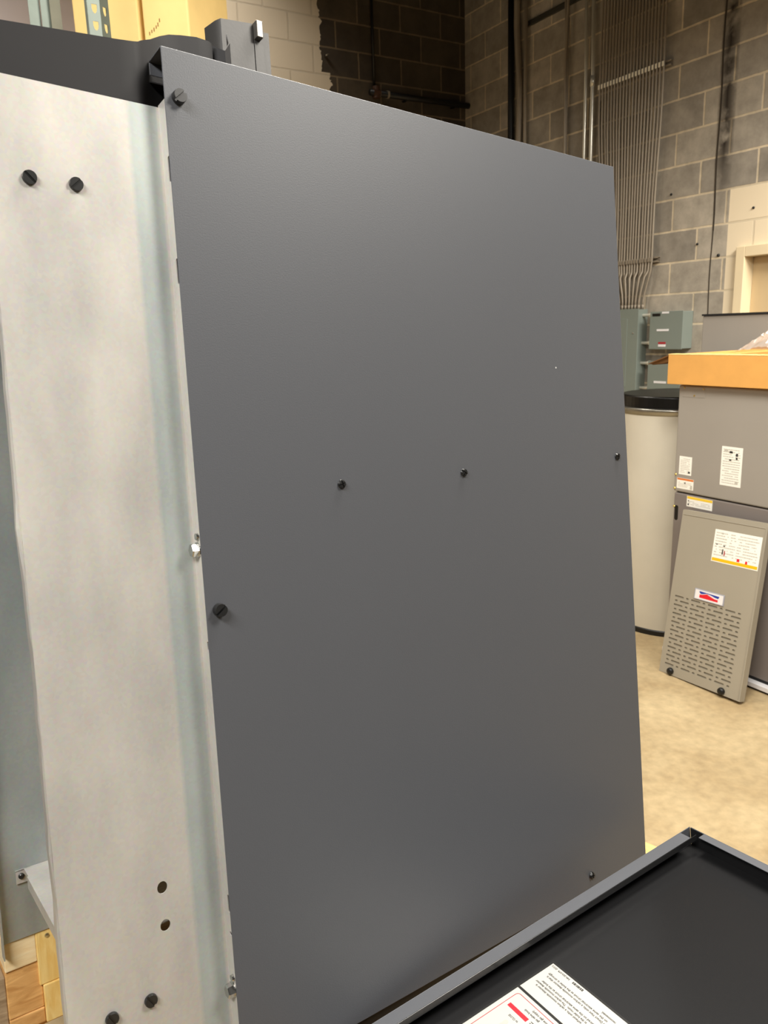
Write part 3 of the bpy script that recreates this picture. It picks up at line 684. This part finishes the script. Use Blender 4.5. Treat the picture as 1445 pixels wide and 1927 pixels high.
# cardboard box on the furnace
bx = thing('cardboard_box', 'shallow orange-brown cardboard box with torn flap on top of the furnace', 'box', sd(2.527, 3.045, 1.356), ROTW)
s = MB(); s.box((0, 0, .001), (.80, .62, .138)); s.build('body', M_card, bx, .002)
s = MB(); 
x = 0.0
while x < .80:
    a = random.uniform(.002, .006); s.box((x, -.001, .1375), (x + .012, .05 + a * 3, .1395 + a * .35)); x += .0125
s.build('torn_edge', M_cardp, bx)
s = MB(); s.prism([(-.001, .004, .136), (-.142, .03, .092), (-.142, .03, .088), (-.001, .004, .130)], (0, .40, 0)); s.prism([(-.001, .014, .108), (-.125, .04, .088), (-.125, .04, .085), (-.001, .014, .104)], (0, .30, 0)); s.prism([(-.001, .012, .130), (-.136, .038, .090), (-.120, .038, .086), (-.001, .016, .108)], (0, .003, 0)); s.build('flap', mat('flap_shade', (120, 82, 44), .85), bx)  # shade under the flap painted as a darker cardboard colour
# crumpled clear film on the box
bm = bmesh.new(); NX, NY = 46, 30
g = {}
from mathutils import noise
for i in range(NX + 1):
    for j in range(NY + 1):
        x = .42 * i / NX; y = .36 * j / NY
        env = min(1, x / .15) ** .9 * min(1, (.42 - x) / .05 + .2) * math.sin(math.pi * min(1, max(0, (y + .03) / .40)))
        r = noise.noise(Vector((x * 14, y * 14, 3.1))); r2 = abs(noise.noise(Vector((x * 38, y * 38, 9.7)))); r3 = noise.noise(Vector((x * 90, y * 90, 1.7)))
        zz_ = max(.001, env * (.135 + .045 * r - .06 * r2 + .014 * r3) + .004)
        g[i, j] = bm.verts.new((x + .02 * noise.noise(Vector((x * 20, y * 20, 20))), y + .03 * r, zz_))
for i in range(NX):
    for j in range(NY): bm.faces.new((g[i, j], g[i + 1, j], g[i + 1, j + 1], g[i, j + 1]))
mb = MB(); mb.bm.free(); mb.bm = bm
film = tag(mb.build('plastic_film', M_film), 'crumpled clear plastic film lying on the cardboard box', 'plastic film'); film.location = sd(2.262, 3.11, 1.4962); film.rotation_euler = (0, 0, ROTW)

# tall gray cabinet behind
s = MB(); s.box((0, 0, 0), (.62, .48, 1.668)); cb = thing('gray_cabinet', 'plain gray metal cabinet standing behind the furnace by the door', 'cabinet', sd(2.997, 3.885), ROTW); s.build('shell', M_unit, cb, .004)
s = MB(); s.box((-.004, -.006, 1.668), (.624, .484, 1.678)); s.build('top_edge', M_dark, cb)

# drum
dc = sd(2.798, 3.463)
dm = thing('drum', 'off-white metal drum with steel rim and black lid, standing left of the furnace', 'drum', dc)
R_ = .295
s = MB(); s.lathe([(R_, .03), (R_, 1.19)], (0, 0, 0), (0, 0, 1), 96); jk = s.build('jacket', M_drum, dm, 0, True)
s = MB(); s.lathe([(R_ - .004, 0), (R_ + .004, 0), (R_ + .004, .025), (R_ - .002, .034), (R_ - .004, .034)], (0, 0, 0), (0, 0, 1), 72); s.build('base_ring', M_black, dm)
s = MB(); s.lathe([(R_ - .006, 1.178), (R_ + .003, 1.180), (R_ + .003, 1.196), (R_ + .007, 1.204), (R_ + .003, 1.212), (R_ - .006, 1.214)], (0, 0, 0), (0, 0, 1), 96); s.build('rim', M_drumrim, dm, 0, True)
an = math.atan2(-DB.y, -DB.x) ; sa = math.radians(-46)
s = MB(); s.box((-.002, -.010, .04), (.004, .010, 1.18)); sm = s.build('seam', M_drum, dm, .001); sm.location = (math.cos(sa) * R_, math.sin(sa) * R_, 0); sm.rotation_euler = (0, 0, sa)
s = MB(); s.lathe([(0, 1.20), (R_ - .008, 1.20), (R_ - .008, 1.268), (R_ - .014, 1.275), (0, 1.278)], (0, 0, 0), (0, 0, 1), 64); s.build('lid', M_lid, dm, .002)

# ================================================================== electrical gear on the right wall
def onwall(s_, z): return sd(s_, WALL_D, z)
pa = thing('breaker_panel', 'tall gray-green breaker panel under the conduit bundle', 'electrical panel', onwall(4.30, 1.14), ROTW)
PW = .365
s = MB(); s.box((0, -.095, 0), (PW, 0, .592)); s.build('enclosure', M_elec, pa, .003)
s = MB(); s.box((-.006, -.101, -.004), (PW + .006, -.095, .596)); cv = s.build('cover', M_elec, pa, .002)
s = MB(); s.box((.07, -.1045, .05), (PW - .09, -.101, .53)); dd = s.build('cover_door', M_elec, cv, .002)
for x_, z_ in ((PW - .035, .43), (PW - .035, .012), (.03, .012), (.03, .43)):
    q = MB(); q.lathe([(0, 0), (.007, 0), (.006, .003), (0, .004)], (x_, -.101, z_), (0, -1, 0), 10); q.build('cover_screw', M_steel, cv)
def disco(nm, s0, z0, wd, ht, dp, lab_, marks):
    t_ = thing(nm, lab_, 'electrical box', onwall(s0, z0), ROTW, 'disconnect boxes beside the breaker panel')
    q = MB(); q.box((0, -dp, 0), (wd, 0, ht)); q.build('enclosure', M_elec, t_, .004)
    q = MB(); q.box((-.003, -dp - .006, -.003), (wd + .003, -dp, ht + .003)); cvr = q.build('cover', M_elec, t_, .002)
    for (x0, x1, z0_, z1_, mm, nme) in marks:
        q = MB(); q.box((x0, -dp - .0075, z0_), (x1, -dp - .006, z1_)); q.build(nme, mm, cvr)
    return t_
disco('disconnect_box', 3.818, 1.462, .268, .246, .10, 'upper gray-green disconnect box with red and white sticker', (
    (.018, .085, .218, .236, M_black, 'black_tag'), (.098, .155, .234, .246, M_bwhite, 'white_tag'), (.060, .160, .118, .132, M_bwhite, 'white_tag'), (.078, .140, .032, .046, M_redd, 'red_sticker'), (.078, .140, .014, .030, M_bwhite, 'white_tag')))
disco('disconnect_box', 3.818, 1.160, .268, .215, .10, 'lower gray-green disconnect box partly hidden by the cardboard box flap', (
    (.055, .160, .068, .083, M_bwhite, 'white_tag'),))
for i, (z_, nme) in enumerate(((1.69, 'topmost'), (1.50, 'second from top'), (1.36, 'third from top'), (1.185, 'lowest'))):
    q = MB(); a = onwall(3.935, z_) - DB * .045; b = onwall(3.818, z_) - DB * .045
    q.cyl(a, b, .011, 12)
    mid = onwall(3.85, z_) - DB * .045; q.cyl(mid, mid + DR * .018, .018, 8)
    tag(q.build('conduit_nipple', M_emt_b), nme + ' bright nipple between breaker panel and disconnect boxes', 'pipe fitting', 'nipples between the boxes')

# conduit bundle
N = 21
ords = ['first', 'second', 'third', 'fourth', 'fifth', 'sixth', 'seventh', 'eighth', 'ninth', 'tenth', 'eleventh', 'twelfth', 'thirteenth', 'fourteenth', 'fifteenth', 'sixteenth', 'seventeenth', 'eighteenth', 'nineteenth', 'twentieth', 'twenty-first']
rnd = random.Random(3)
clampS = []
for i in range(N):
    s1 = 3.862 + (4.425 - 3.862) * i / (N - 1)
    top_s = 3.855 + (4.40 - 3.855) * i / (N - 1) + rnd.uniform(-.0035, .0035)
    low_s = 3.888 + .0245 * i + rnd.uniform(-.0028, .0028); bot_s = 3.95 + .0150 * i + rnd.uniform(-.001, .001)
    back = .038; back2 = .038 + (i % 2) * .022
    pts = []
    def add(s_, z_, bk=None): pts.append(onwall(s_, z_) - DB * (back if bk is None else bk))
    for k in range(5): add(top_s + (s1 - top_s) * k / 4, 4.55 - (4.55 - 3.28) * k / 4)
    mid1 = rnd.uniform(2.84, 2.98); mid2 = mid1 - rnd.uniform(.32, .38)
    add(s1 + (low_s - s1) * .06, mid1 + .12); add(s1 + (low_s - s1) * .2, mid1); add(s1 + (low_s - s1) * .8, mid2); add(s1 + (low_s - s1) * .95, mid2 - .12); add(low_s, 2.3); add(low_s, 2.06)
    add(low_s + (bot_s - low_s) * .1, 1.99); add(low_s + (bot_s - low_s) * .30, 1.95, back2); add(low_s + (bot_s - low_s) * .85, 1.84, back2); add(bot_s, 1.79, back2); add(bot_s, 1.734, back2)
    q = MB(); q.tube(pts, .0076, 8)
    q.cyl(onwall(bot_s, 1.765) - DB * back2, onwall(bot_s, 1.735) - DB * back2, .0108, 8)
    tag(q.build('conduit', M_emt, None, 0, True), 'thin gray steel conduit, ' + ords[i] + ' from the right in the big bundle above the breaker panel', 'conduit', 'conduits of the big bundle')
    clampS.append((s1, low_s, back))
def strut(nm, z_, sa_, sb_, lab_, which, m_cl, rr=.013):
    t_ = thing(nm, lab_, 'bracket', onwall(sb_, z_), ROTW)
    q = MB(); wd = sb_ - sa_
    q.box((0, -.026, -.018), (wd, 0, -.015)); q.box((0, -.026, .015), (wd, 0, .018)); q.box((0, -.003, -.015), (wd, 0, .015)); q.box((0, -.026, -.015), (wd, -.024, -.008)); q.box((0, -.026, .008), (wd, -.024, .015))
    q.build('channel', M_emt, t_)
    for c_ in clampS:
        x = sb_ - c_[which]; q = MB(); q.box((x - .0085, -c_[2] - .0112, -.014), (x + .0085, -c_[2] - .0080, .016)); q.build('clamp', m_cl, t_, .001)
strut('strut_channel', 3.28, 3.815, 4.46, 'upper steel strut with bright clamps across the big conduit bundle', 0, M_clamp)
strut('strut_channel', 2.062, 3.845, 4.42, 'lower steel strut across the big conduit bundle above the breaker panel', 1, M_emt)
# other pipes on that wall
def pipe(nm, pts, r, m, lab_, cat='pipe', group=None, seg=12, rfun=None):
    q = MB(); q.tube(pts, r, seg, rfun); return tag(q.build(nm, m, None, 0, True), lab_, cat, group)
def vp(pts, back): return [onwall(a, z_) - DB * back for a, z_ in pts]
pipe('bright_conduit', vp([(4.598, 4.6), (4.573, 3.376), (4.572, .15)], .03), .0125, M_emt_b, 'shiny steel conduit, left one of the bright pair', 'conduit')
q = MB(); q.tube(vp([(4.528, 4.6), (4.504, 3.36), (4.503, .15)], .03), .0145, 12); q.cyl(onwall(4.505, 3.38) - DB * .03, onwall(4.505, 3.31) - DB * .03, .018, 12)
tag(q.build('bright_conduit', M_emt_b, None, 0, True), 'shiny steel conduit with coupling, right one of the bright pair', 'conduit')
pipe('cable', vp([(4.812, 4.6), (4.805, 3.9), (4.775, 3.5), (4.780, 3.2), (4.795, .15)], .02), .010, M_emt, 'thin gray cable, left at the top where two cables cross', 'cable')
pipe('cable', vp([(4.745, 4.6), (4.752, 3.95), (4.772, 3.52), (4.765, 3.2), (4.735, .15)], .047), .010, M_emt, 'thin gray cable, right at the top where two cables cross', 'cable')
FL = [(5.33 , 4.6), (5.335, 3.95), (5.315, 3.70), (5.295, 3.50), (5.297, 3.30), (5.31, 3.0), (5.31, .15)]
fine = []
for (a, za), (b, zb) in zip(FL, FL[1:]):
    n_ = max(2, int((za - zb) / .008))
    for k in range(n_): t_ = k / n_; fine.append((a + (b - a) * t_, za + (zb - za) * t_))
pipe('flexible_conduit', vp(fine, .04), .024, M_emt, 'ribbed flexible metal conduit near the room corner', 'conduit', None, 12, lambda i: .024 + .0022 * (i % 2))
pipe('thin_conduit', vp([(5.235, 4.6), (5.24, 3.55), (5.245, .15)], .03), .015, M_emt, 'plain thin conduit right of the ribbed flexible conduit', 'conduit')
pipe('black_pipe', vp([(5.415, 4.6), (5.41, 3.6), (5.40, .15)], .035), .026, M_black, 'black vertical pipe left of the ribbed flexible conduit', 'pipe')
q = MB(); q.box((0, -.014, -.02), (.70, 0, -.017)); q.box((0, -.014, .017), (.70, 0, .02)); q.box((0, -.003, -.017), (.70, 0, .017)); q.box((0, -.014, -.017), (.70, -.012, -.01))
t_ = tag(q.build('strut_rail', mat('dark_strut', (84, 82, 74), .4, .5)), 'dark steel strut rail between the flexible conduit and bright conduit pair', 'bracket'); t_.location = onwall(5.268, 3.945); t_.rotation_euler = (0, 0, ROTW)
pipe('cable', vp([(4.44, 3.2), (4.438, 3.0), (4.44, .15)], .012), .008, M_rackd, 'short thin cable just right of the bright conduit pair', 'cable')

# dark gas pipe on the back wall
def onback(s_, z_, off): return sd(WALL_B - off, s_, z_)
q = MB(); q.tube([onback(3.559, 4.6, .02), onback(3.559, 3.60, .02)], .011, 10); dp_ = tag(q.build('drop_pipe', M_black, None, 0, True), 'thin dark vertical pipe dropping down the back block wall', 'pipe')
gp = thing('gas_pipe', 'black horizontal gas pipe with fittings low on the dark back wall', 'pipe', sd(WALL_B, 3.50, 3.545), ROTB)
q = MB(); q.tube([(0, -.05, 0), (1.06, -.05, 0)], .024, 14); q.build('run', M_black, gp, 0, True)
q = MB(); q.cyl((1.06, -.05, -.02), (1.06, -.05, .05), .028, 14); q.cyl((1.03, -.05, 0), (1.09, -.05, 0), .030, 14); q.build('elbow', M_black, gp)
q = MB(); q.cyl((0.03, -.05, 0), (.09, -.05, 0), .032, 14); q.cyl((.059, -.05, -.04), (.059, -.05, .05), .030, 14); q.build('tee', mat('rusty_iron', (70, 44, 28), .6), gp)
for x_ in (.085, .170): 
    q = MB(); q.cyl((x_ - .008, -.05, 0), (x_ + .008, -.05, 0), .030, 14); q.build('collar', M_emt, gp)
for x_ in (.35, .85):
    q = MB(); q.box((x_ - .01, -.05, -.03), (x_ + .01, 0, -.022)); q.build('hanger', M_black, gp)

# ================================================================== storage rack behind on the left
def rp(db_, dr_, z_=0): return sd(dr_, db_, z_)
def drops(x, n, z0, pitch): 
    out = []
    for k in range(n):
        zc = z0 + k * pitch
        out.append([(x - .0085, zc + .013), (x - .0085, zc), (x - .006, zc - .009), (x - .002, zc - .014), (x + .002, zc - .014), (x + .006, zc - .009), (x + .0085, zc), (x + .0085, zc + .013)])
    return out
rk = thing('rack_upright', 'gray steel rack post with teardrop holes in front of the cardboard boxes', 'rack post', rp(.645, 2.94), ROTB)
s = MB()
PB = Matrix(((.80, 0, -.60, .040), (.60, 0, .80, 0), (0, 1, 0, 0), (0, 0, 0, 1)))
for (wd, hx, mx_) in ((.040, .022, XZ(0, 0, 0)), (.042, .022, PB)):
    s.add_mesh(plate_mesh([(0, 0), (wd, 0), (wd, 2.0746), (0, 2.0746)], [], .002), mx_)
    for k in range(26):
        z0 = 2.10 + (k - .5) * .0508
        s.add_mesh(plate_mesh([(0, z0), (wd, z0), (wd, z0 + .0508), (0, z0 + .0508)], drops(hx, 1, 2.10 + k * .0508, .0508), .002), mx_)
s.box((-.001, 0, 0), (.001, .035, 3.4)); s.box((.072, .025, 0), (.074, .058, 3.4))
s.build('post', M_rack, rk)
s = MB(); s.box((-.02, -.03, 0), (.09, .08, .006)); s.build('foot_plate', M_rack, rk)
rk2 = thing('rack_upright', 'gray steel rack post with diagonal brace at far upper left', 'rack post', rp(.485, 3.08), ROTB)
s = MB(); s.box((0, 0, 0), (.026, .003, 3.4)); s.box((.026, 0, 0), (.029, .018, 3.4)); s.box((.029, .016, 0), (.038, .018, 3.4)); s.build('post', M_rack, rk2)
s = MB(); s.prism([(.034, .004, 2.2), (.064, .004, 2.2), (.076, .004, 3.4), (.046, .004, 3.4)], (0, .003, 0)); s.build('brace', M_rack, rk2)
s = MB(); s.box((.066, -.012, 0), (.100, -.006, 3.4)); s.build('rear_post', M_rackd, rk2)
shelf = thing('shelf_deck', 'steel shelf deck carrying the cardboard boxes behind the boiler', 'shelf', rp(.0, 3.0), ROTB)
s = MB(); s.box((.61, .075, 2.20), (1.25, .95, 2.23)); s.build('deck', M_rack, shelf)
for x_, y_ in ((.76, .08), (.64, .90), (1.20, .08), (1.20, .90)):
    s = MB(); s.box((x_, y_, 0), (x_ + .04, y_ + .04, 2.20)); s.build('leg', M_rack, shelf)
CRZ = math.atan2(-.35, 1)
def carton(x, y, wd, dp, ht, lab_):
    t_ = thing('carton', lab_, 'box', (x, y, 2.23), CRZ)
    q = MB(); q.box((0, 0, .001), (wd, dp, ht)); b_ = q.build('body', M_cardp, t_, .006)
    return t_, b_
ca, cab = carton(-1.105, 3.264, .284, .30, .95, 'plain yellow-tan carton behind the teardrop rack post, left of two')
cb_, cbb = carton(-.819, 3.163, .190, .292, .95, 'yellow-tan carton with faint print, right of the teardrop rack post')
q = MB(); 
for k, (xx, zz_) in enumerate(((.022, .495), (.032, .500), (.042, .506), (.052, .512), (.060, .520), (.068, .532))): q.box((xx, -.0008, zz_ - .006 * random.uniform(.5, 1.1)), (xx + .004, -.0002, zz_ + .006))
q.build('print_marks', mat('faded_ink', (150, 112, 64), .8), cbb)
lv = thing('gray_appliance_box', 'plain mauve-gray metal casing at the top left behind the rack', 'cabinet', rp(-.2, 3.75, 0), ROTB)
s = MB(); s.box((-.2, .25, 0), (1.17, .75, 3.5)); s.build('casing', M_lav, lv, .01)
